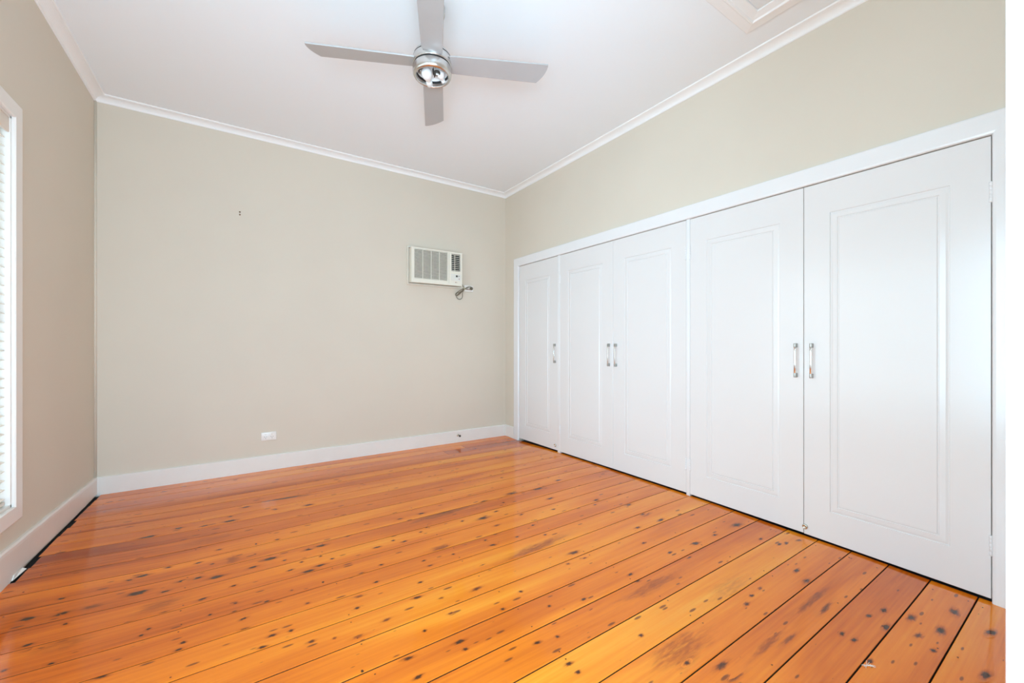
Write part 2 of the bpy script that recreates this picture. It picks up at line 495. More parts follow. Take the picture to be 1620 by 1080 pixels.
# boards whose window end is redder and darker
REDDER = {13: .42, 14: .5, 15: .5, 16: .5, 17: .3, 18: .5, 19: .42, 20: .36, 21: .36, 22: .3}
KNOTS = '''-0.439,3.131,0.035,0.015,1;-0.305,3.193,0.019,0.008,1;-0.178,3.149,0.016,0.007,1;-0.049,3.147,0.029,0.012,1;
-0.048,3.226,0.013,0.006,1;0.04,3.354,0.023,0.01,0.8;0.25,3.393,0.133,0.014,0.9;0.402,3.156,0.025,0.011,1;
0.206,3.192,0.011,0.006,0.8;-0.146,2.906,0.009,0.006,0.8;-0.274,2.868,0.01,0.006,1;-0.243,2.837,0.005,0.006,1;
0.182,2.696,0.01,0.006,1;0.079,2.703,0.005,0.006,1;-0.091,2.739,0.013,0.006,0.8;-0.295,2.66,0.011,0.006,1;
-0.173,2.633,0.013,0.006,1;-0.113,2.58,0.01,0.006,0.8;0.071,2.574,0.007,0.006,0.7;-0.386,2.625,0.023,0.01,1;
-0.432,2.607,0.014,0.006,1;-0.221,2.473,0.021,0.009,1;-0.171,2.465,0.021,0.009,1;-0.09,2.424,0.028,0.012,1;
0.057,2.428,0.02,0.008,1;0.137,2.474,0.029,0.012,1;0.196,2.415,0.007,0.006,1;0.323,2.473,0.024,0.01,1;
0.381,2.478,0.024,0.01,1;0.435,2.448,0.016,0.007,1;0.592,2.477,0.022,0.009,1;0.614,2.434,0.013,0.006,1;
0.697,2.478,0.019,0.008,1;0.776,2.51,0.02,0.008,0.8;0.528,2.516,0.013,0.006,1;-0.377,2.456,0.035,0.015,1;
-0.279,2.409,0.017,0.007,1;-0.212,2.372,0.006,0.006,1;-0.267,2.24,0.028,0.012,1;-0.136,2.249,0.017,0.007,1;
-0.02,2.292,0.011,0.006,1;0.211,2.294,0.012,0.006,0.9;0.284,2.233,0.027,0.011,0.9;0.344,2.26,0.022,0.009,1;
0.404,2.295,0.008,0.006,1;0.634,2.287,0.015,0.007,1;0.268,2.348,0.007,0.006,1;0.359,2.356,0.006,0.006,1;
0.497,2.064,0.013,0.006,1;0.601,2.093,0.009,0.006,1;0.538,1.954,0.01,0.006,1;0.2,2.102,0.008,0.006,0.7;
0.329,2.093,0.005,0.006,1;0.1,2.071,0.012,0.006,1;-0.013,2.133,0.008,0.006,0.8;-0.016,2.065,0.009,0.006,1;
-0.1,2.101,0.007,0.006,1;0.015,1.995,0.012,0.006,1;0.018,1.919,0.016,0.007,0.8;-0.313,2.097,0.007,0.006,1;
-0.296,2.129,0.007,0.006,1;-0.175,1.961,0.008,0.006,1;-0.184,1.924,0.011,0.006,1;0.106,1.818,0.013,0.006,1;
0.169,1.808,0.008,0.006,1;0.072,1.768,0.012,0.006,0.9;0.246,1.959,0.009,0.006,0.7;0.419,1.807,0.013,0.006,0.8;
0.444,1.885,0.02,0.008,0.6;0.227,1.699,0.013,0.006,0.8;0.386,1.629,0.014,0.006,0.7;0.303,1.669,0.008,0.006,0.5;
0.495,1.668,0.011,0.006,0.6;-0.369,2.223,0.012,0.006,0.8;-0.378,2.296,0.01,0.006,0.8;-0.026,2.574,0.027,0.04,0.35;
-0.285,2.297,0.078,0.04,0.3;-0.146,2.911,0.148,0.05,0.2;-0.735,2.593,0.009,0.006,1;-0.641,2.557,0.012,0.006,1;
-0.705,2.439,0.025,0.01,1;-0.606,2.419,0.023,0.01,1;-0.515,2.421,0.037,0.016,0.5;-0.601,2.206,0.03,0.013,0.9;
-0.543,2.072,0.009,0.006,1;-0.647,2.237,0.013,0.006,1;-0.492,2.108,0.009,0.006,0.8;-0.385,1.908,0.017,0.007,0.9;
-0.572,2.328,0.007,0.006,1;-0.662,2.109,0.009,0.006,0.7;-0.778,2.549,0.067,0.05,0.25;-0.545,2.194,0.084,0.05,0.25;
1.832,2.893,0.013,0.006,0.7;1.918,2.509,0.039,0.016,0.9;2.173,2.566,0.024,0.01,0.9;1.703,2.541,0.046,0.019,0.7;
1.448,2.527,0.026,0.011,1;1.553,2.431,0.011,0.006,1;1.344,2.457,0.018,0.008,1;1.19,2.494,0.035,0.015,1;
1.004,2.58,0.022,0.009,0.8;0.973,2.5,0.021,0.009,1;0.976,2.426,0.023,0.01,1;0.844,2.437,0.018,0.008,1;
0.78,2.475,0.01,0.006,1;0.954,2.371,0.008,0.006,1;0.859,2.576,0.016,0.007,0.8;1.177,2.325,0.009,0.006,1;
1.431,2.332,0.015,0.006,1;1.307,2.291,0.035,0.015,0.8;1.326,2.15,0.021,0.009,0.6;1.543,2.195,0.015,0.006,0.8;
0.901,2.328,0.008,0.006,1;0.78,2.268,0.013,0.006,1;0.732,2.314,0.007,0.006,1;1.171,2.025,0.008,0.006,1;
1.177,1.952,0.018,0.008,0.8;1.346,1.956,0.011,0.006,0.8;1.255,2.054,0.016,0.007,0.5;1.511,2.026,0.01,0.006,1;
1.496,1.885,0.01,0.006,0.9;0.796,2.01,0.009,0.006,1;0.805,1.947,0.013,0.006,0.7;0.951,1.985,0.007,0.006,1;
1.032,1.801,0.013,0.006,0.9;0.71,1.836,0.009,0.006,1;0.96,2.064,0.017,0.007,0.8;2.119,2.089,0.019,0.008,1;
2.054,2.033,0.011,0.006,1;2.241,1.897,0.022,0.009,0.8;1.856,1.837,0.014,0.006,1;1.768,2.14,0.011,0.006,1;
1.87,2.3,0.026,0.011,0.8;2.014,1.635,0.02,0.008,0.7;2.197,1.732,0.04,0.017,0.6;1.496,1.637,0.029,0.012,0.7;
1.504,1.565,0.013,0.006,0.6;0.908,1.645,0.022,0.009,0.7;0.742,1.671,0.011,0.006,0.5;0.656,1.733,0.018,0.007,1;
1.061,1.515,0.008,0.006,1;0.927,1.457,0.009,0.006,1;0.735,1.548,0.01,0.006,0.9;1.395,1.571,0.01,0.006,0.6;
1.259,1.315,0.012,0.006,1;1.338,1.235,0.018,0.008,0.9;1.343,1.198,0.013,0.006,1;1.342,1.167,0.011,0.006,0.8;
1.583,1.329,0.015,0.006,1;1.571,1.252,0.013,0.006,1;1.568,1.273,0.016,0.007,0.7;1.237,1.243,0.01,0.006,0.6;
1.104,1.363,0.008,0.006,1;1.888,1.494,0.01,0.006,1;1.177,2.519,0.304,0.05,0.45;1.361,1.795,0.214,0.03,0.35;
0.926,2.087,0.056,0.02,0.4;2.218,1.621,0.022,0.009,1;2.19,1.738,0.022,0.009,0.7;2.126,1.327,0.023,0.01,0.9;
2.548,1.317,0.038,0.016,0.8;1.919,1.347,0.013,0.006,1;1.957,1.256,0.016,0.007,0.8;1.578,1.257,0.013,0.006,0.9;
1.84,1.199,0.011,0.006,1;1.888,1.493,0.01,0.006,1;2.31,1.321,0.016,0.007,0.8;2.486,1.15,0.015,0.006,0.8;
2.553,1.047,0.016,0.007,1;2.505,1.062,0.015,0.006,1;2.651,1.021,0.018,0.008,0.7;2.177,0.973,0.023,0.01,1;
1.986,1,0.023,0.01,0.8;1.871,1.019,0.012,0.006,1;1.73,1.027,0.013,0.006,1;1.725,1.063,0.01,0.006,1;
1.596,1.052,0.01,0.006,1;1.819,0.899,0.016,0.007,0.7;1.624,0.875,0.016,0.007,0.8;1.897,0.916,0.01,0.006,1;
2.226,0.827,0.02,0.008,0.7;1.985,0.922,0.015,0.006,0.6;1.286,1.029,0.008,0.006,1;1.255,0.901,0.007,0.006,1;
1.314,0.847,0.013,0.006,1;1.507,0.892,0.008,0.006,1;1.945,0.606,0.014,0.006,1;1.941,0.565,0.014,0.006,0.9;
2.266,0.554,0.017,0.007,0.9;2.164,0.581,0.013,0.006,1;2.137,0.52,0.021,0.009,1;1.856,0.496,0.013,0.006,1;
2.069,0.699,0.058,0.008,0.6;2.081,0.751,0.157,0.012,0.4;1.646,0.736,0.117,0.012,0.4;1.741,0.703,0.052,0.007,0.5;
1.398,0.776,0.033,0.01,0.7;1.392,0.725,0.04,0.01,0.6;1.879,1.001,0.18,0.05,0.15;1.354,0.902,0.166,0.06,0.25;
1.589,1.21,0.211,0.03,0.3;2.294,0.396,0.029,0.012,0.9;2.506,0.392,0.029,0.012,0.8;2.447,0.286,0.023,0.01,1;
2.114,0.257,0.024,0.01,1;2.121,0.385,0.01,0.006,1;2.3,0.481,0.026,0.011,0.8;2.182,0.436,0.02,0.009,0.6;
1.942,0.603,0.015,0.006,1;1.94,0.564,0.015,0.006,1;2.264,0.558,0.018,0.008,1;2.288,0.893,0.019,0.008,1;
2.228,0.826,0.026,0.011,0.7;1.309,0.85,0.012,0.006,1;0.69,1.387,0.018,0.007,1;0.692,1.341,0.008,0.006,1;
0.503,1.415,0.018,0.007,0.9;0.501,1.317,0.013,0.006,1;0.351,1.447,0.004,0.006,1;0.603,1.516,0.006,0.006,1;
0.927,1.457,0.008,0.006,1;0.93,1.22,0.012,0.006,1;1.014,1.203,0.007,0.006,1;0.961,1.078,0.012,0.006,1;
0.963,1.032,0.008,0.006,1;1.333,1.236,0.016,0.007,1;0.417,1.806,0.008,0.006,1;0.38,1.628,0.018,0.008,0.6;
0.499,1.663,0.016,0.007,0.6;0.733,1.554,0.012,0.006,0.6'''


def build_floor():
    mb = MB()
    tone, seed, knot = [], [], []
    x1, x2 = R + 0.003, R + 0.62      # boards stop under the wardrobe doors, dark ground inside
    rnd = random.Random(3)
    info = []

    def put(verts, faces, mi, tn, sd, kv):
        mb.add(verts, faces, mi, False)
        tone.extend(tn if isinstance(tn, list) else [tn] * len(verts))
        seed.extend([sd] * len(verts))
        knot.extend(kv if isinstance(kv, list) else [kv] * len(verts))

    for i in range(len(SEAMS) - 1):
        y0, y1 = SEAMS[i], SEAMS[i + 1]
        g = 0.0024 if y0 < 1.3 else 0.0021
        g0 = g * rnd.uniform(0.75, 1.2)
        tn = TONES.get(i, rnd.uniform(0.40, 0.78))
        sd = rnd.random()
        red = REDDER.get(i, 0.25)
        # some boards are jointed: a second length with its own grain
        cuts = [-L - 0.02 if y0 < 2.8 else -L + 0.035 + rnd.uniform(-0.006, 0.008)]
        if i in (27, 28):
            cuts.append(1.78 if i == 27 else 2.05)
        cuts.append(x1)
        for c in range(len(cuts) - 1):
            xa, xb = cuts[c] + (0.0008 if c else 0), cuts[c + 1] - 0.0008
            t2 = tn if c == 0 else rnd.uniform(0.15, 0.5)
            s2 = sd if c == 0 else rnd.random()
            n = max(2, int((xb - xa) / 0.06))
            ring = [(y0 + g0, -0.02), (y0 + g0, -0.0012), (y0 + g0 + 0.0012, 0), (y1 - g0 - 0.0012, 0), (y1 - g0, -0.0012), (y1 - g0, -0.02)]
            vs, fs, side = [], [], []
            for k in range(n + 1):
                x = xa + (xb - xa) * k / n
                for (yy, zz) in ring:
                    vs.append((x, yy, zz + zfloor(x, yy)))
            q = len(ring)
            for k in range(n):
                for j in range(q - 1):
                    (side if j in (0, q - 2) else fs).append([k * q + j, k * q + j + 1, (k + 1) * q + j + 1, (k + 1) * q + j])
            side.append(list(range(q)))
            side.append([n * q + j for j in range(q)])
            put(vs, fs, 0, [t2 - red * sstep((0.75 - p[0]) / 1.5) for p in vs], s2, 0.0)
            put(vs, side, 1, t2, s2, 0.0)
        info.append((y0 + g0 + 0.002, y1 - g0 - 0.002, tn, sd, red))
    # dark ground seen through the gaps and along the damaged left edge
    xs = [-L - 0.03 + (x2 + L + 0.03) * k / 40 for k in range(41)]
    ysub = [-0.3, 0.2, 0.7, 1.2, 1.7, 2.2, 2.7, 3.2, 3.7, 4.3]
    vs = [(x, y, -0.016 + zfloor(x, y)) for x in xs for y in ysub]
    ny = len(ysub)
    put(vs, [[a * ny + c, a * ny + c + 1, (a + 1) * ny + c + 1, (a + 1) * ny + c] for a in range(40) for c in range(ny - 1)], 1, 0.5, 0.5, 0.0)

    def board(y):
        for q in info:
            if q[0] <= y <= q[1]:
                return q
        return min(info, key=lambda q: min(abs(y - q[0]), abs(y - q[1])))

    def mark(x, y, a, bw, st, n=16, lift=0.00025):
        lo, hi, tn, sd, red = board(y)
        y = min(max(y, lo + 0.0005), hi - 0.0005)
        tilt = rnd.uniform(-0.12, 0.12)
        vs = [(x, y)]
        kv = [st]
        big = a > 0.006
        layers = ((0.45, 0.45, 0.85 * st), (1.0, 1.0, 0.24 * st), (2.3, 1.35, 0.0)) if big else ((0.7, 0.7, st), (1.0, 1.0, 0.3))
        for (ra, rb, val) in layers:
            for k in range(n):
                t = 2 * math.pi * k / n
                j = rnd.uniform(0.75, 1.25) if val > 0 and big else 1.0
                dx, dy = a * ra * j * math.cos(t), bw * rb * j * math.sin(t)
                yy = min(max(y + dy + dx * tilt, lo), hi)
                vs.append((x + dx, yy))
                kv.append(val)
        fs = [[0, 1 + k, 1 + (k + 1) % n] for k in range(n)]
        for m in range(len(layers) - 1):
            fs += [[1 + m * n + k, 1 + (m + 1) * n + k, 1 + (m + 1) * n + (k + 1) % n, 1 + m * n + (k + 1) % n] for k in range(n)]
        put([(p, q, zfloor(p, q) + lift) for p, q in vs], fs, 0, [tn - red * sstep((0.75 - p) / 1.5) for p, q in vs], sd, kv)

    lift = 0.0002
    for e in KNOTS.split(';'):
        x, y, a, w, st = [float(t) for t in e.split(',')]
        lift += 0.000002
        mark(x, y, a * 1.15, w * 1.3, st, lift=lift)
    for jx in (-0.79, -0.2, 0.38, 0.97, 1.555, 2.145, 2.66):
        for (lo, hi, tn, sd, red) in info:
            if 0.1 < lo < 3.9:
                for yy in (lo + 0.019, hi - 0.019):
                    if rnd.random() < 0.6:
                        mark(jx + rnd.uniform(-0.012, 0.012), yy + rnd.uniform(-0.006, 0.006), 0.0034, 0.0030, 0.9, 8, 0.0010)
    mb.attr = {'tone': tone, 'seed': seed, 'knot': knot}
    o = mb.build('floor', [M['floor'], M['soil']], recalc=False)
    tag(o, 'orange varnished pine floorboards with dark knots and open seams', 'floor', kind='structure')
    return o


build_floor()


def struct(name, mb, mat, label, cat, parent=None):
    o = mb.build(name, mat, parent)
    if parent is None:
        tag(o, label, cat, kind='structure')
    return o


# ------------------------------------------------------------------ walls and ceiling
WT = 0.10
WY0, WY1, WZ0, WZ1 = 1.16, 2.909, 0.354, 2.193      # window opening
mb = MB()
mb.box((-L - 0.02, D, -0.05), (R + WT, D + WT, ZC + 0.05))
struct('wall_back', mb, M['wall'], 'bare beige painted back wall carrying the air conditioner', 'wall')
mb = MB()
NY0, NY1 = 0.20, 0.92                                # narrow second window, added out of view to light the near right wall
for a, c in (((YF, -0.05), (NY0, ZC)), ((NY1, -0.05), (WY0, ZC)), ((NY0, -0.05), (NY1, WZ0)), ((NY0, WZ1), (NY1, ZC)), ((WY1, -0.05), (D, ZC)), ((WY0, -0.05), (WY1, WZ0)), ((WY0, WZ1), (WY1, ZC))):
    mb.box((-L - WT, a[0], a[1]), (-L, c[0], c[1]))
struct('wall_left', mb, M['wall'], 'beige painted left wall with the window', 'wall')
CY0, CY1, CZ = 0.3145, 3.9435, 2.0375                # wardrobe opening
mb = MB()
for a, c in (((YF, -0.05), (CY0, ZC)), ((CY1, -0.05), (D, ZC)), ((CY0, CZ), (CY1, ZC))):
    mb.box((R, a[0], a[1]), (R + 0.06, c[0], c[1]))
struct('wall_right', mb, M['wall'], 'beige painted right wall above the white wardrobe doors', 'wall')
JX = 0.62                                             # right jamb of the doorway the camera stands in
DX0, DZ = -0.80, 2.06  # opening widened to the left, out of view, to admit more light
mb = MB()
for a, c in (((-L - WT, -0.05), (DX0 - 0.02, ZC)), ((JX + 0.02, -0.05), (R + WT, ZC)), ((DX0 - 0.02, DZ + 0.02), (JX + 0.02, ZC))):
    mb.box((a[0], YF - WT, a[1]), (c[0], YF, c[1]))
struct('wall_front', mb, M['wall'], 'beige front wall around the open doorway', 'wall')
mb = MB()
mb.box((-L - WT, YF - WT, ZC), (R + WT, D + WT, ZC + 0.08))
struct('ceiling', mb, M['ceiling'], 'flat white painted ceiling', 'ceiling')

# cornice all round, mitred in the corners
prof = [(0, 0), (0, 0.045), (0.004, 0.045), (0.006, 0.042)]
for k in range(9):
    t = k / 8 * math.pi / 2
    prof.append((0.008 + 0.046 * (1 - math.cos(t)), 0.010 + 0.032 * (1 - math.sin(t))))
prof += [(0.0555, 0.0085), (0.058, 0.0095), (0.063, 0.0095), (0.066, 0.007), (0.067, 0.0)]
mb = MB()
mb.sweep([(-L, YF, ZC), (R, YF, ZC), (R, D, ZC), (-L, D, ZC)], (0, 0, -1), prof, closed=True, side=-1)
struct('trim_1', mb, M['cornice'], 'white cove cornice running round the top of the walls', 'cornice')

# thin corner bead in the far left corner
mb = MB()
mb.tube([(-L + 0.005, D - 0.003, 0.12), (-L + 0.005, D - 0.003, ZC - 0.04)], 0.009, 12)
struct('trim_2', mb, M['wall'], 'thin beige painted bead up the far left corner', 'corner bead')

# skirting boards
BT = 0.018


def skirting(pts_top, thick_dir, name, mat, label, btm=None):
    mb = MB()
    n = len(pts_top)
    d = Vector(thick_dir)
    vs, fs = [], []
    for i, (x, y, zt) in enumerate(pts_top):
        zb = zfloor(x, y) - 0.004 if btm is None else btm[i]
        prof = [(0, zb), (BT, zb), (BT, zt - 0.006), (BT - 0.003, zt - 0.0015), (BT - 0.006, zt), (0, zt)]
        for u, z in prof:
            vs.append(Vector((x, y, z)) + d * u)
    k = 6
    for i in range(n - 1):
        for q in range(k):
            q2 = (q + 1) % k
            fs.append([i * k + q, i * k + q2, (i + 1) * k + q2, (i + 1) * k + q])
    fs += [list(range(k)), [(n - 1) * k + q for q in range(k)]]
    mb.add(vs, fs)
    return struct(name, mb, mat, label, 'skirting board')


skirting([(-L + (R + L) * k / 30, D, 0.132) for k in range(31)], (0, -1, 0), 'baseboard_back', M['skirt'], 'white skirting board along the back wall')
rnd = random.Random(11)
ys = [YF + (D - BT - YF) * k / 60 for k in range(61)]
tops = [(-L, y, 0.135 + 0.052 * max(0, min(1, (4.2 - y) / 1.45)) + 0.0015 * math.sin(y * 23)) for y in ys]
btm = [zfloor(-L, y) - 0.004 + (0.010 if y > 2.86 else 0.0) + (rnd.uniform(0, 0.006) if y > 2.86 else 0) for y in ys]
bl = skirting(tops, (1, 0, 0), 'baseboard_left', M['skirt_worn'], 'worn off-white skirting board under the window, dark gap at its foot', btm)
mb = MB()      # paler strip along the top edge and a torn strip of paint at the foot
vs = []
for (x, y, z) in tops:
    vs += [(-L + BT + 0.0006, y, z - 0.022), (-L + BT + 0.0006, y, z - 0.006), (-L + BT - 0.006, y, z + 0.0006)]
mb.add(vs, [[i * 3 + q, i * 3 + q + 1, i * 3 + q + 4, i * 3 + q + 3] for i in range(60) for q in (0, 1)])
mb.build('pale_edge', M['skirt'], bl)
mb = MB()
z0 = zfloor(-L, 2.90)
mb.prism([(-L + BT + 0.001, 2.85, z0 + 0.002), (-L + BT + 0.001, 2.87, z0 + 0.020), (-L + BT + 0.002, 2.955, z0 + 0.016), (-L + BT + 0.012, 2.965, z0 + 0.004)], (0.004, 0, 0.0))
mb.build('torn_paint', M['skirt'], bl)
skirting([(R, CY1 + 0.1, 0.13), (R, 4.10, 0.13), (R, D - BT, 0.13)], (-1, 0, 0), 'baseboard_right', M['skirt'], 'short white skirting board between the corner and the wardrobe')

# ------------------------------------------------------------------ doorway beside the camera
mb = MB()
mb.box((JX, YF - WT - 0.002, 0.0), (JX + 0.02, YF + 0.004, DZ + 0.02), 0.0015)
mb.box((DX0 - 0.02, YF - WT - 0.002, 0.0), (DX0, YF + 0.004, DZ + 0.02), 0.0015)
mb.box((DX0 - 0.02, YF - WT - 0.002, DZ), (JX + 0.02, YF + 0.004, DZ + 0.02), 0.0015)
d1 = struct('door_1', mb, M['gloss'], 'white painted door frame at the right edge, nearest the camera', 'door frame')
ap = [(0, 0), (0, 0.013), (0.003, 0.0175), (0.008, 0.0185), (0.05, 0.0185), (0.058, 0.014), (0.066, 0.012), (0.07, 0.006), (0.07, 0)]
mb = MB()
mb.sweep([(JX + 0.0005, YF, 0), (JX + 0.0005, YF, DZ), (DX0 - 0.0005, YF, DZ), (DX0 - 0.0005, YF, 0)], (0, 1, 0), ap, side=1)
mb.build('architrave', M['gloss'], d1)

# ------------------------------------------------------------------ window
FX = -L - WT


def window(name, y0, y1, label):
    mb = MB()
    for a, c in (((y0, WZ0), (y0 + 0.045, WZ1)), ((y1 - 0.045, WZ0), (y1, WZ1)), ((y0, WZ0), (y1, WZ0 + 0.05)), ((y0, WZ1 - 0.05), (y1, WZ1)),
                 ((y0, 1.245), (y1, 1.285))):
        mb.box((FX + 0.0, a[0], a[1]), (FX + 0.035, c[0], c[1]), 0.002)
    w = struct(name, mb, M['sash'], label, 'window')
    mb = MB()
    mb.box((FX + 0.014, y0 + 0.03, WZ0 + 0.03), (FX + 0.018, y1 - 0.03, WZ1 - 0.03))
    mb.build('pane', M['glass'], w)
    mb = MB()      # reveal lining
    for a, c in (((y0 - 0.001, WZ0), (y0 + 0.012, WZ1)), ((y1 - 0.012, WZ0), (y1 + 0.001, WZ1)), ((y0, WZ0 - 0.001), (y1, WZ0 + 0.014)), ((y0, WZ1 - 0.012), (y1, WZ1 + 0.001))):
        mb.box((FX + 0.035, a[0], a[1]), (-L + 0.002, c[0], c[1]), 0.001)
    mb.build('reveal', M['sash'], w)
    wp = [(0, 0), (0, 0.012), (0.003, 0.016), (0.07, 0.016), (0.0765, 0.012), (0.0765, 0)]
    mb = MB()
    mb.sweep([(-L, y0, WZ0), (-L, y0, WZ1), (-L, y1, WZ1), (-L, y1, WZ0)], (1, 0, 0), wp, closed=True, side=1)
    mb.build('architrave', M['window_trim'], w)


window('window_1', WY0, WY1, 'tall white framed window in the left wall behind the blind')
window('window_2', NY0, NY1, 'narrow white framed window added out of view in the left wall to let in fill light')  # unseen window, put in only for its light

# venetian blind hanging in the reveal
bl_root = thing('venetian_blind', (-0.93, (WY0 + WY1) / 2, WZ1 - 0.015), 'white venetian blind hanging in the left wall window, slats open', 'blind')
by0, by1 = WY0 + 0.018, WY1 - 0.018
mb = MB()
mb.box((-0.958, by0, 2.122), (-0.905, by1, 2.176), 0.002)
mb.build('headrail', M['sash'], bl_root)
mb = MB()
mb.box((-0.9035, by0 - 0.003, 2.112), (-0.8935, by1 + 0.003, 2.180), 0.002)
mb.build('valance', M['rail'], bl_root)
mb = MB()
zs, n = 0.402, 0
while zs < 2.10:
    vs, fs = [], []
    for e, y in enumerate((by0, by1)):
        for k in range(7):
            t = k / 6 - 0.5
            vs.append((-0.931 + 0.048 * t, y, zs + 0.004 * (0.25 - t * t) * 4 - 0.004 * t))
        for k in range(7):
            t = k / 6 - 0.5
            vs.append((-0.931 + 0.048 * t, y, zs - 0.0026 + 0.004 * (0.25 - t * t) * 4 - 0.004 * t))
    for k in range(6):
        fs.append([k, k + 1, 14 + k + 1, 14 + k])
        fs.append([7 + k, 21 + k, 21 + k + 1, 7 + k + 1])
    for o in (0, 14):
        for k in range(6):
            fs.append([o + k, o + k + 1, o + 7 + k + 1, o + 7 + k])
    fs.append([0, 7, 21, 14])
    fs.append([6, 20, 27, 13])
    mb.add(vs, fs)
    zs += 0.0432
mb.build('slats', M['slat'], bl_root)
mb = MB()
mb.box((-0.956, by0, 0.372), (-0.906, by1, 0.388), 0.003)
mb.build('bottom_rail', M['rail'], bl_root)
for y in (by0 + 0.18, (by0 + by1) / 2, by1 - 0.055):
    mb = MB()
    for x in (-0.9045, -0.9575):
        mb.tube([(x, y, 0.38), (x, y, 2.13)], 0.0011, 6)
    mb.build('ladder_cord', M['sash'], bl_root)

# ------------------------------------------------------------------ built-in wardrobe with five doors
wr = thing('built_in_wardrobe', (R, (CY0 + CY1) / 2, 0), 'long white built-in wardrobe with five panelled doors along the right wall', 'wardrobe')
mb = MB()
x0, x1 = R + WT, R + 0.60
mb.box((x1, CY0 - 0.02, -0.012), (x1 + 0.016, CY1 + 0.02, CZ + 0.02))
mb.box((R + 0.04, CY0 - 0.016, -0.012), (x1, CY0, CZ + 0.02))
mb.box((R + 0.04, CY1, -0.012), (x1, CY1 + 0.016, CZ + 0.02))
mb.box((R + 0.04, CY0 - 0.016, CZ + 0.001), (x1, CY1 + 0.016, CZ + 0.02))
mb.box((R + 0.045, CY0, CZ - 0.03), (R + 0.06, CY1, CZ + 0.002))
mb.build('body', M['melamine'], wr)
ap = [(0, 0), (0, 0.010), (0.004, 0.0165), (0.012, 0.0185), (0.090, 0.0185), (0.097, 0.016), (0.099, 0.012), (0.099, 0)]
mb = MB()
mb.sweep([(R, CY0, zfloor(R, CY0) - 0.002), (R, CY0, CZ), (R, CY1, CZ), (R, CY1, zfloor(R, CY1) - 0.002)], (-1, 0, 0), ap, side=-1)
mb.build('architrave', M['gloss'], wr)
for (a, c) in ((3.2082, 3.2434), (1.7548, 1.7826)):
    mb = MB()
    mb.box((R - 0.006, a, zfloor(R, a) - 0.002), (R + 0.05, c, CZ + 0.001), 0.0012)
    mb.build('mullion', M['gloss'], wr)
DXF = R - 0.005          # face of the doors
# (y0, y1, z bottom at y0, z bottom at y1, hinge side, handle y)
DOORS = [(3.2450, 3.9400, 0.0229, 0.0194, 1, 3.2768, True), (2.4935, 3.2065, 0.0261, 0.0200, 1, 2.5304, False),
         (1.7845, 2.4908, 0.0285, 0.0261, -1, 2.4500, False), (1.0330, 1.7528, 0.0210, 0.0268, 1, 1.0674, False),
         (0.3178, 1.0302, 0.0055, 0.0185, -1, 0.9876, True)]
for (y0, y1, zb0, zb1, hs, hy, lock) in DOORS:
    zt = 2.0335
    mb = MB()

    def ring(ins_y, ins_z, x, zlo=None, zhi=None):
        if zlo is None:
            return [(x, y0 + ins_y, zb0 + ins_z), (x, y1 - ins_y, zb1 + ins_z), (x, y1 - ins_y, zt - ins_z), (x, y0 + ins_y, zt - ins_z)]
        return [(x, y0 + ins_y, zlo + ins_z), (x, y1 - ins_y, zlo + ins_z), (x, y1 - ins_y, zhi - ins_z), (x, y0 + ins_y, zhi - ins_z)]

    rings = [ring(0, 0, DXF + 0.034), ring(0, 0, DXF + 0.0015), ring(0.0015, 0.0015, DXF)]
    b = 0.125
    for (i, dz) in ((0, 0.0), (0.0015, 0.0042), (0.005, 0.0045), (0.014, 0.0022), (0.034, 0.0008), (0.036, 0.0042), (0.040, 0.0042), (0.043, 0.0010)):
        q = ring(b + i, i, DXF + dz, 0.184, 1.857)
        rings.append(q)
    vs = [p for q in rings for p in q]
    fs = [[0, 3, 2, 1]]
    for k in range(len(rings) - 1):
        for j in range(4):
            l = (j + 1) % 4
            fs.append([k * 4 + j, k * 4 + l, (k + 1) * 4 + l, (k + 1) * 4 + j])
    e = (len(rings) - 1) * 4
    fs.append([e, e + 1, e + 2, e + 3])
    mb.add(vs, fs)
    dr = mb.build('door', M['door'], wr)
    # bar handle with satin ends
    hx = DXF - 0.030
    mb = MB()
    mb.box((hx, hy - 0.0048, 0.951), (hx + 0.0075, hy + 0.0048, 1.102), 0.0015)
    h = mb.build('handle', M['chrome'], dr)
    h['label'] = 'slim chrome bar handle with satin ends'
    for a, c in ((0.927, 0.952), (1.101, 1.126)):
        mb = MB()
        mb.box((hx - 0.0005, hy - 0.0052, a), (DXF, hy + 0.0052, c), 0.001)
        mb.build('handle_end', M['satin'], dr)
    # painted butt hinges
    yh = y1 - 0.001 if hs > 0 else y0 + 0.001
    for (a, c) in ((0.196, 0.284), (1.744, 1.832)):
        mb = MB()
        n = 5
        for k in range(n):
            za = a + (c - a) * k / n + 0.0006
            zc = a + (c - a) * (k + 1) / n - 0.0006
            mb.lathe([(0.0048, za), (0.0055, za + 0.0008), (0.0055, zc - 0.0008), (0.0048, zc)], (DXF - 0.0035, yh + 0.0008 * hs, 0), n=16)
        mb.lathe([(0.0045, a), (0.0045, c)], (DXF - 0.0035, yh + 0.0008 * hs, 0), n=12)
        mb.lathe([(0.002, a - 0.003), (0.005, a - 0.001), (0.005, a + 0.001)], (DXF - 0.0035, yh + 0.0008 * hs, 0), n=12)
        mb.build('hinge', M['gloss'], dr)
    if lock:
        yk, zk = (3.2783, 0.0705) if y0 > 3 else (1.0232, 0.0622)
        mb = MB()
        mb.lathe([(0.0115, 0.0), (0.0145, 0.003), (0.0145, 0.007), (0.0120, 0.012), (0.0085, 0.0125), (0.0080, 0.009), (0.0, 0.009)], (DXF + 0.0005, yk, zk), (-1, 0, 0), 28)
        k = mb.build('round_catch', M['stop_metal'], dr)
        k['label'] = 'small round metal catch at the door foot'

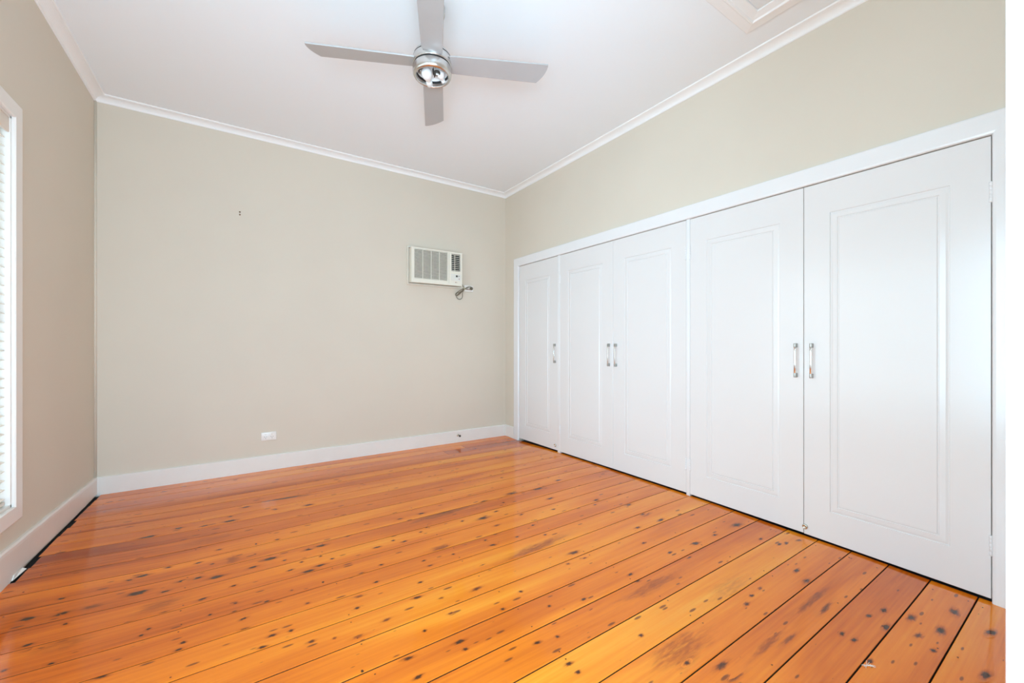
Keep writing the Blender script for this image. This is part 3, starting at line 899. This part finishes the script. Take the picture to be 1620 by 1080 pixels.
# ------------------------------------------------------------------ ceiling hatch
hr = thing('ceiling_hatch', (2.16, 0.90, ZC), 'square white moulded ceiling hatch above the wardrobe, corner in view', 'hatch')
hx0, hx1, hy0, hy1 = 1.82, 2.500, 0.56, 1.237
mb = MB()
hp = [(0, 0), (0, 0.010), (0.004, 0.014), (0.055, 0.020), (0.062, 0.024), (0.070, 0.024), (0.076, 0.016), (0.118, 0.010), (0.120, 0.006), (0.120, 0)]
mb.sweep([(hx0, hy0, ZC), (hx1, hy0, ZC), (hx1, hy1, ZC), (hx0, hy1, ZC)], (0, 0, -1), hp, closed=True, side=-1)
mb.build('frame', M['cornice'], hr)
mb = MB()
mb.box((hx0 + 0.124, hy0 + 0.124, ZC - 0.006), (hx1 - 0.124, hy1 - 0.124, ZC - 0.0002), 0.001)
mb.build('panel', M['ceiling'], hr)

# ------------------------------------------------------------------ ceiling fan
FXc, FYc, ZB = 0.8799, 2.0992, 2.640
fan = thing('ceiling_fan', (FXc, FYc, ZC), 'four-bladed silver ceiling fan with bare bulbs, hanging from the white ceiling', 'ceiling fan')
O = (FXc, FYc, 0)
mb = MB()
mb.lathe([(0.0, ZC - 0.0002), (0.066, ZC - 0.0002), (0.068, ZC - 0.004), (0.068, ZC - 0.045), (0.064, ZC - 0.052), (0.020, ZC - 0.056), (0.014, ZC - 0.056)], O, n=48)
mb.build('canopy', M['brushed'], fan)
mb = MB()
mb.lathe([(0.0125, ZC - 0.056), (0.0125, 2.70)], O, n=24)
mb.build('downrod', M['brushed'], fan)
mb = MB()
mb.lathe([(0.013, 2.762), (0.028, 2.760), (0.034, 2.742), (0.070, 2.722), (0.092, 2.708), (0.100, 2.694), (0.100, 2.690)], O, n=64)
mb.build('motor_top', M['brushed'], fan)
mb = MB()
mb.lathe([(0.094, 2.6835), (0.1020, 2.683), (0.1035, 2.681), (0.1035, 2.644), (0.1020, 2.6415), (0.094, 2.641)], O, n=64)
mb.build('blade_ring', M['brushed'], fan)
mb = MB()
for a, c in ((2.6834, 2.6905), (2.6314, 2.6412)):
    mb.lathe([(0.05, a), (0.0995, a), (0.0995, c), (0.05, c)], O, n=64)
mb.build('shadow_gap', M['black'], fan)
mb = MB()
bowl = [(0.090, 2.6315), (0.1035, 2.6310), (0.1055, 2.628), (0.1055, 2.606), (0.1035, 2.592), (0.098, 2.583), (0.0915, 2.5800),
        (0.087, 2.5810), (0.0855, 2.585), (0.0855, 2.600)]
mb.lathe(bowl, O, n=64, cap=False)
mb.build('light_ring', M['brushed'], fan)
mb = MB()
mb.lathe([(0.0854, 2.600), (0.0835, 2.604), (0.0835, 2.6130)], O, n=64, cap=False)
mb.build('rim_gap_shade', M['black'], fan)  # black band, shade of the gap along the inner rim put into colour
mb = MB()
mb.lathe([(0.0, 2.6295), (0.078, 2.6290), (0.0845, 2.6130)], O, n=64, cap=False)
mb.build('reflector', M['porcelain'], fan)
fw = Vector((math.sin(YAW), math.cos(YAW), 0))
rt = Vector((math.cos(YAW), -math.sin(YAW), 0))
C = Vector((FXc, FYc, 0))


def at(r_, f_, z):
    p = C + rt * r_ + fw * f_
    return Vector((p.x, p.y, z))


# frosted bulb lying towards the near rim, its white holder on the far rim
def bulb(p0, p1, scale=1.0, name='bulb', holder=True):
    ax = (p1 - p0).normalized()
    prof = [(0.0125, 0.0), (0.0125, 0.012), (0.014, 0.018), (0.020, 0.034), (0.0275, 0.052), (0.0300, 0.066), (0.0285, 0.080), (0.022, 0.091), (0.012, 0.097), (0.0, 0.099)]
    mb = MB()
    mb.lathe([(r * scale, h * scale) for r, h in prof], p0, ax, 32)
    b_ = mb.build(name, M['bulb'], fan)
    if holder:
        mb = MB()
        mb.lathe([(0.016 * scale, -0.020), (0.018 * scale, -0.018), (0.018 * scale, 0.004), (0.0155 * scale, 0.008)], p0, ax, 24)
        mb.build('lampholder', M['porcelain'], fan)
    return b_


bulb(at(-0.030, 0.062, 2.594), at(-0.030, -0.04, 2.602), 0.98)
bulb(at(0.048, 0.066, 2.606), at(0.040, -0.01, 2.610), 0.72)
mb = MB()
mb.lathe([(0.008, 0.0), (0.0175, 0.0), (0.0185, -0.004), (0.0185, -0.010), (0.0155, -0.0125), (0.011, -0.012), (0.0105, -0.004), (0.0, -0.004)], at(0.026, -0.005, 2.607), (0, 0, 1), 28)
mb.build('lampholder', M['dark'], fan)
mb = MB()
mb.lathe([(0.0055, 0), (0.0055, -0.012), (0.003, -0.0145), (0, -0.0145)], at(0.026, -0.005, 2.605), (0, 0, 1), 16)
mb.build('contact_pin', M['porcelain'], fan)
mb = MB()
p = at(0.024, -0.055, 2.612)
mb.box((p.x - 0.012, p.y - 0.012, 2.604), (p.x + 0.012, p.y + 0.012, 2.627), 0.002)
mb.build('wiring_bracket', M['satin'], fan)
mb = MB()
p = at(-0.062, -0.01, 2.612)
mb.box((p.x - 0.010, p.y - 0.014, 2.600), (p.x + 0.010, p.y + 0.014, 2.627), 0.003)
mb.build('wiring_bracket', M['satin'], fan)
mb = MB()
mb.tube(smooth_path([at(0.006, -0.02, 2.615), at(0.004, 0.005, 2.604), at(0.008, 0.03, 2.608), at(0.002, 0.05, 2.615)]), 0.0022, 8)
mb.tube(smooth_path([at(0.010, -0.03, 2.620), at(0.009, 0.0, 2.606), at(0.004, 0.04, 2.611)]), 0.0018, 8)
mb.build('wires', M['black'], fan)

PITCH = math.radians(11)
for deg, rnd_side in ((156.0, -1), (-25.5, 1), (66.0, -1), (-114.0, 1)):
    a = math.radians(deg)
    u = Vector((math.cos(a), math.sin(a), 0))
    w = Vector((-math.sin(a), math.cos(a), 0)) * math.cos(PITCH) - Vector((0, 0, 1)) * math.sin(PITCH)
    nn = u.cross(w)
    Cb = Vector((FXc, FYc, ZB + 0.020))
    hw0, hw1 = 0.055, 0.064
    out = [(0.095, -hw0), (0.095, hw0), (0.20, hw0 + 0.003)]
    tip = []
    for k in range(17):                        # curved tip, one corner rounded more than the other
        t = k / 16
        s = hw1 * (1 - 2 * t)                  # from +hw1 to -hw1
        soft = t if rnd_side < 0 else 1 - t
        r = 0.638 - 0.048 * soft ** 2.1 - 0.004 * (1 - soft) ** 8
        tip.append((r, s))
    out += tip + [(0.20, -hw0 - 0.003)]
    poly = [Cb + u * r + w * s - nn * 0.004 for r, s in out]
    mb = MB()
    mb.prism(poly, nn * 0.008, bev=0.0016)
    bd = mb.build('blade', M['blade'], fan)
    mb = MB()                                  # blade iron inside the ring
    mb.prism([Cb + u * r + w * s + nn * 0.005 for r, s in ((0.06, -0.03), (0.06, 0.03), (0.145, 0.022), (0.16, 0.0), (0.145, -0.022))], nn * 0.003)
    mb.build('blade_iron', M['satin'], bd)

# ------------------------------------------------------------------ window air conditioner on the back wall
AD = 0.10
ac = thing('air_conditioner', (1.80, D, 1.775), 'aged white window air conditioner high on the back wall', 'air conditioner')
yf = D - AD
ax0, ax1, az0, az1 = 1.504, 2.096, 1.777, 2.149
mb = MB()
mb.box((ax0 + 0.001, yf + 0.036, az0 + 0.004), (ax1 - 0.004, D - 0.0005, az1 - 0.004), 0.003)
mb.build('casing', M['ac_side'], ac)
mb = MB()
sp = [(0, 0), (0, 0.022), (0.003, 0.026), (0.013, 0.026), (0.016, 0.022), (0.016, 0)]
mb.sweep([(ax0 - 0.002, D, az0 - 0.002), (ax1 + 0.022, D, az0 - 0.002), (ax1 + 0.022, D, az1 + 0.004), (ax0 - 0.002, D, az1 + 0.004)], (0, -1, 0), sp, closed=True, side=-1)
mb.build('wall_surround', M['ac_side'], ac)


def frame(mb, outer, holes, y0, y1, bev=0.0):
    """front plate with rectangular openings, cut as a grid of cells"""
    xs = sorted({outer[0], outer[2]} | {h[0] for h in holes} | {h[2] for h in holes})
    zs = sorted({outer[1], outer[3]} | {h[1] for h in holes} | {h[3] for h in holes})

    def inside(x, z):
        return any(h[0] < x < h[2] and h[1] < z < h[3] for h in holes)
    solid = [[not inside((xs[i] + xs[i + 1]) / 2, (zs[j] + zs[j + 1]) / 2) for j in range(len(zs) - 1)] for i in range(len(xs) - 1)]
    for i in range(len(xs) - 1):
        for j in range(len(zs) - 1):
            if not solid[i][j]:
                continue
            a, b_, c, d = xs[i], xs[i + 1], zs[j], zs[j + 1]
            mb.add([(a, y0, c), (b_, y0, c), (b_, y0, d), (a, y0, d)], [[0, 1, 2, 3]])
            for (di, dj, p, q) in ((-1, 0, (a, c), (a, d)), (1, 0, (b_, d), (b_, c)), (0, -1, (b_, c), (a, c)), (0, 1, (a, d), (b_, d))):
                ii, jj = i + di, j + dj
                if not (0 <= ii < len(xs) - 1 and 0 <= jj < len(zs) - 1 and solid[ii][jj]):
                    mb.add([(p[0], y0, p[1]), (p[0], y1, p[1]), (q[0], y1, q[1]), (q[0], y0, q[1])], [[0, 1, 2, 3]])


G = (1.535, 1.822, 1.916, 2.133)      # intake grille
V = (1.963, 1.938, 2.073, 2.128)      # outlet louvres
mb = MB()
frame(mb, (ax0, az0, ax1, az1), [G, V, (1.9325, az0 + 0.02, 1.9350, az1 - 0.012)], yf, yf + 0.037)
fc = mb.build('front_panel', M['ac'], ac, recalc=False)
md = fc.modifiers.new('soft_edges', 'BEVEL')
md.width = 0.002
md.segments = 2
md.limit_method = 'ANGLE'
mb = MB()
mb.box((G[0] - 0.004, yf + 0.020, G[1] - 0.004), (G[2] + 0.004, yf + 0.024, G[3] + 0.004))
mb.build('filter', M['ac_dark'], ac)
mb = MB()
n = 24
p = (G[3] - G[1]) / n
for k in range(n):
    zc = G[1] + (k + 0.5) * p
    poly = [(G[0], yf + 0.001, zc - p * 0.24), (G[0], yf + 0.001, zc + p * 0.22), (G[0], yf + 0.006, zc + p * 0.22), (G[0], yf + 0.006, zc - p * 0.12)]
    mb.prism(poly, (G[2] - G[0], 0, 0))
for k in (1, 2, 3):
    xx = G[0] + (G[2] - G[0]) * k / 4
    mb.box((xx - 0.002, yf + 0.0015, G[1]), (xx + 0.002, yf + 0.016, G[3]))
mb.build('intake_grille', M['ac'], ac)
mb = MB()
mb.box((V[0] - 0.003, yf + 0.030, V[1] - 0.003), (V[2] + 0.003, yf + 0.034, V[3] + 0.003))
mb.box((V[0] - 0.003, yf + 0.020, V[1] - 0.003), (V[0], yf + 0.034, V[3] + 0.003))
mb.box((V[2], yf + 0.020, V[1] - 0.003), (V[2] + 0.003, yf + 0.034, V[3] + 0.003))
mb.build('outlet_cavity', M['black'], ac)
mb = MB()
n = 9
p = (V[3] - V[1]) / n
for k in range(n):
    zc = V[1] + (k + 0.5) * p
    poly = [(V[0], yf + 0.003, zc - p * 0.16), (V[0], yf + 0.003, zc + p * 0.12), (V[0], yf + 0.009, zc + p * 0.12), (V[0], yf + 0.009, zc - p * 0.06)]
    mb.prism(poly, (V[2] - V[0], 0, 0))
xx = V[0] + (V[2] - V[0]) * 0.42
mb.box((xx - 0.002, yf + 0.009, V[1]), (xx + 0.002, yf + 0.016, V[3]))
mb.build('outlet_louvres', M['ac_side'], ac)
cp = (1.957, 1.834, 2.079, 1.905)
mb = MB()
mb.box((cp[0], yf - 0.0015, cp[1]), (cp[2], yf + 0.003, cp[3]), 0.001)
pn = mb.build('control_panel', M['panel'], ac)
mb = MB()
mb.box((2.016, yf - 0.0028, 1.872), (2.038, yf - 0.001, 1.893), 0.0005)
mb.build('display', M['dark'], pn)
for (bx, bz, mt) in ((2.053, 1.884, 'slot'), (2.056, 1.853, 'red')):
    mb = MB()
    mb.lathe([(0.0048, 0), (0.0048, 0.002), (0.0035, 0.003), (0, 0.003)], (bx, yf - 0.001, bz), (0, -1, 0), 20)
    mb.build('button', M[mt], pn)
for (bx, bz) in ((1.972, 1.888), (1.990, 1.888), (1.972, 1.868), (1.990, 1.868), (1.972, 1.848), (1.990, 1.848), (2.020, 1.852)):
    mb = MB()
    mb.box((bx - 0.006, yf - 0.0027, bz - 0.005), (bx + 0.006, yf - 0.001, bz + 0.005), 0.001)
    mb.build('button', M['ac'], pn)
mb = MB()
mb.lathe([(0.0052, 0), (0.0052, 0.0012), (0, 0.0012)], (2.015, yf + 0.0003, 1.812), (0, -1, 0), 20, mi=0)
for k, xx in enumerate((2.026, 2.032)):
    mb.box((xx - 0.001, yf - 0.0008, 1.8075), (xx + 0.001, yf + 0.001, 1.8165), mi=1)
mb.box((2.0255, yf - 0.0008, 1.8075), (2.029, yf + 0.001, 1.809), mi=1)
mb.build('badge', [M['red'], M['satin']], ac)

# cord tied up in a bundle, between the unit and its socket
SXW, CYW = math.sin(YAW), math.cos(YAW)


def wall_pt(u, v, off):
    """point in front of the back wall on the sight line of the photo crop used for tracing the cord"""
    px, py = 710 + u / 27.0, 440 + v / 27.0
    l, q = (px - 810) / F_PX, -(py - HORIZON) / F_PX
    rx, ry = SXW + l * CYW, CYW - l * SXW
    t = (D - off) / ry
    return (rx * t, D - off, 1.12 + q * t)


cr = [wall_pt(575, 270, .060), wall_pt(600, 330, .045), wall_pt(650, 420, .03), wall_pt(600, 460, .026), wall_pt(480, 520, .020), wall_pt(360, 600, .016), wall_pt(290, 670, .012), wall_pt(295, 735, .012),
      wall_pt(370, 740, .014), wall_pt(480, 660, .022), wall_pt(600, 540, .03), wall_pt(670, 455, .034), wall_pt(560, 530, .038), wall_pt(440, 610, .034), wall_pt(350, 625, .03), wall_pt(320, 690, .026), wall_pt(380, 725, .026),
      wall_pt(500, 620, .034), wall_pt(620, 500, .04), wall_pt(680, 445, .042), wall_pt(610, 560, .036), wall_pt(580, 680, .020), wall_pt(585, 780, .012), wall_pt(540, 870, .010), wall_pt(460, 905, .010), wall_pt(380, 865, .010),
      wall_pt(335, 790, .012), wall_pt(370, 710, .018), wall_pt(500, 590, .040), wall_pt(620, 480, .048), wall_pt(690, 445, .050), wall_pt(790, 385, .050), wall_pt(880, 350, .050), wall_pt(960, 385, .048), wall_pt(975, 450, .046), wall_pt(900, 485, .046),
      wall_pt(780, 475, .050), wall_pt(700, 450, .056), wall_pt(780, 420, .058), wall_pt(860, 400, .056), wall_pt(910, 405, .050)]
mb = MB()
mb.tube(smooth_path(cr, 7), 0.0036, 8)
cd = mb.build('power_cord', M['cord'], ac)
cd['label'] = 'grey-brown power cord tied in a bundle'
mb = MB()
q0 = Vector(wall_pt(672, 448, .040))
mb.lathe([(0.012, -0.006), (0.0145, -0.005), (0.0145, 0.005), (0.012, 0.006)], q0, (1, -0.1, 0.25), 16)
mb.build('cord_tie', M['cord_tie'], cd)
s2 = (2.172, 1.7345, 2.287, 1.8075)
plx, plz = 2.256, 1.772
mb = MB()
mb.lathe([(0.017, 0.0095), (0.018, 0.012), (0.018, 0.026), (0.014, 0.034), (0.007, 0.038), (0.006, 0.046), (0, 0.046)], (plx, D, plz), (0, -1, 0), 24)
mb.build('plug', M['cord'], cd)


# ------------------------------------------------------------------ power points
def power_point(x0, z0, x1, z1, label, sockets=(0, 1)):
    t = thing('wall_socket', ((x0 + x1) / 2, D, (z0 + z1) / 2), label, 'power socket', )
    mb = MB()
    mb.box((x0, D - 0.009, z0), (x1, D - 0.0003, z1), 0.003)
    pl = mb.build('faceplate', M['socket'], t)
    w, h = x1 - x0, z1 - z0
    for k in sockets:
        cx = x0 + w * (0.29 if k == 0 else 0.71)
        mb = MB()
        bm = bmesh.new()
        bmesh.ops.create_uvsphere(bm, u_segments=20, v_segments=10, radius=1.0)
        mb.merge(bm, 0, True, Matrix.Translation((cx, D - 0.009, z0 + h * 0.77)) @ Matrix.Diagonal((0.0095, 0.0035, 0.0055, 1)))
        mb.build('rocker_switch', M['socket'], t)
        mb = MB()
        cz = z0 + h * 0.36
        for sgn in (-1, 1):
            d = Vector((0.42 * sgn, 0, 0.9)).normalized()
            c = Vector((cx + 0.0072 * sgn, D - 0.0088, cz + 0.006))
            s = Vector((d.z, 0, -d.x))
            mb.prism([c - d * 0.0038 - s * 0.0014, c + d * 0.0038 - s * 0.0014, c + d * 0.0038 + s * 0.0014, c - d * 0.0038 + s * 0.0014], (0, -0.0006, 0))
        mb.box((cx - 0.0014, D - 0.0094, cz - 0.0115), (cx + 0.0014, D - 0.0086, cz - 0.0035))
        mb.build('socket_slots', M['slot'], t)
    return t


power_point(0.1625, 0.2650, 0.2800, 0.3375, 'white double power socket above the back skirting board, nothing plugged in')
power_point(s2[0], s2[1], s2[2], s2[3], 'white double power socket below the air conditioner, holding its plug', (0, 1))

# ------------------------------------------------------------------ two brown screw plugs left in the wall
for nm, z, lab in (('up', 2.2648, 'upper of two small brown wall plugs left in the bare back wall'), ('down', 2.2415, 'lower of two small brown wall plugs left in the bare back wall')):
    mb = MB()
    mb.lathe([(0.0058, 0.0), (0.0062, 0.0015), (0.0052, 0.003), (0.0028, 0.0032), (0.0026, 0.0005), (0, 0.0005)], (0.0056, D - 0.0002, z), (0, -1, 0), 20)
    o = mb.build('wall_plug', M['plug_brown'], origin=(0.0056, D, z))
    tag(o, lab, 'wall plug', 'brown wall plugs in the back wall')

# ------------------------------------------------------------------ door stop on the back skirting
ds = thing('door_stop', (2.079, D - BT, 0.083), 'small chrome door stop sticking out of the back skirting board', 'door stop')
mb = MB()
mb.lathe([(0.012, 0.0), (0.0135, 0.003), (0.012, 0.006), (0.007, 0.008)], (2.079, D - BT - 0.0002, 0.083), (0, -1, 0), 24)
mb.build('base', M['stop_metal'], ds)
mb = MB()
mb.lathe([(0.0065, 0.006), (0.0065, 0.045), (0.009, 0.047), (0.009, 0.052)], (2.079, D - BT, 0.083), (0, -1, 0), 20)
mb.build('stem', M['stop_metal'], ds)
mb = MB()
mb.lathe([(0.0105, 0.052), (0.0115, 0.055), (0.0115, 0.062), (0.009, 0.066), (0, 0.067)], (2.079, D - BT, 0.083), (0, -1, 0), 20)
mb.build('rubber_tip', M['rubber'], ds)

# ------------------------------------------------------------------ wisp of fluff on the floor
fx, fy = 1.818, 0.495
mb = MB()
rnd = random.Random(5)
z0 = zfloor(fx, fy) + 0.0012
for k in range(16):
    a = rnd.uniform(-0.5, 0.7) - 0.4
    ln = rnd.uniform(0.012, 0.034)
    sgn = 1 if k % 3 else -0.5
    p0 = Vector((fx, fy, z0))
    p2 = p0 + Vector((math.cos(a) * ln * sgn, math.sin(a) * ln * sgn, rnd.uniform(0, 0.004)))
    p1 = (p0 + p2) / 2 + Vector((rnd.uniform(-.003, .003), rnd.uniform(-.003, .003), rnd.uniform(0.0, 0.004)))
    mb.tube(smooth_path([p0, p1, p2], 4), 0.0006, 5)
o = mb.build('fluff', M['fluff'], origin=(fx, fy, z0))
tag(o, 'tiny wisp of white fluff lying on the floorboards near the wardrobe', 'fluff')
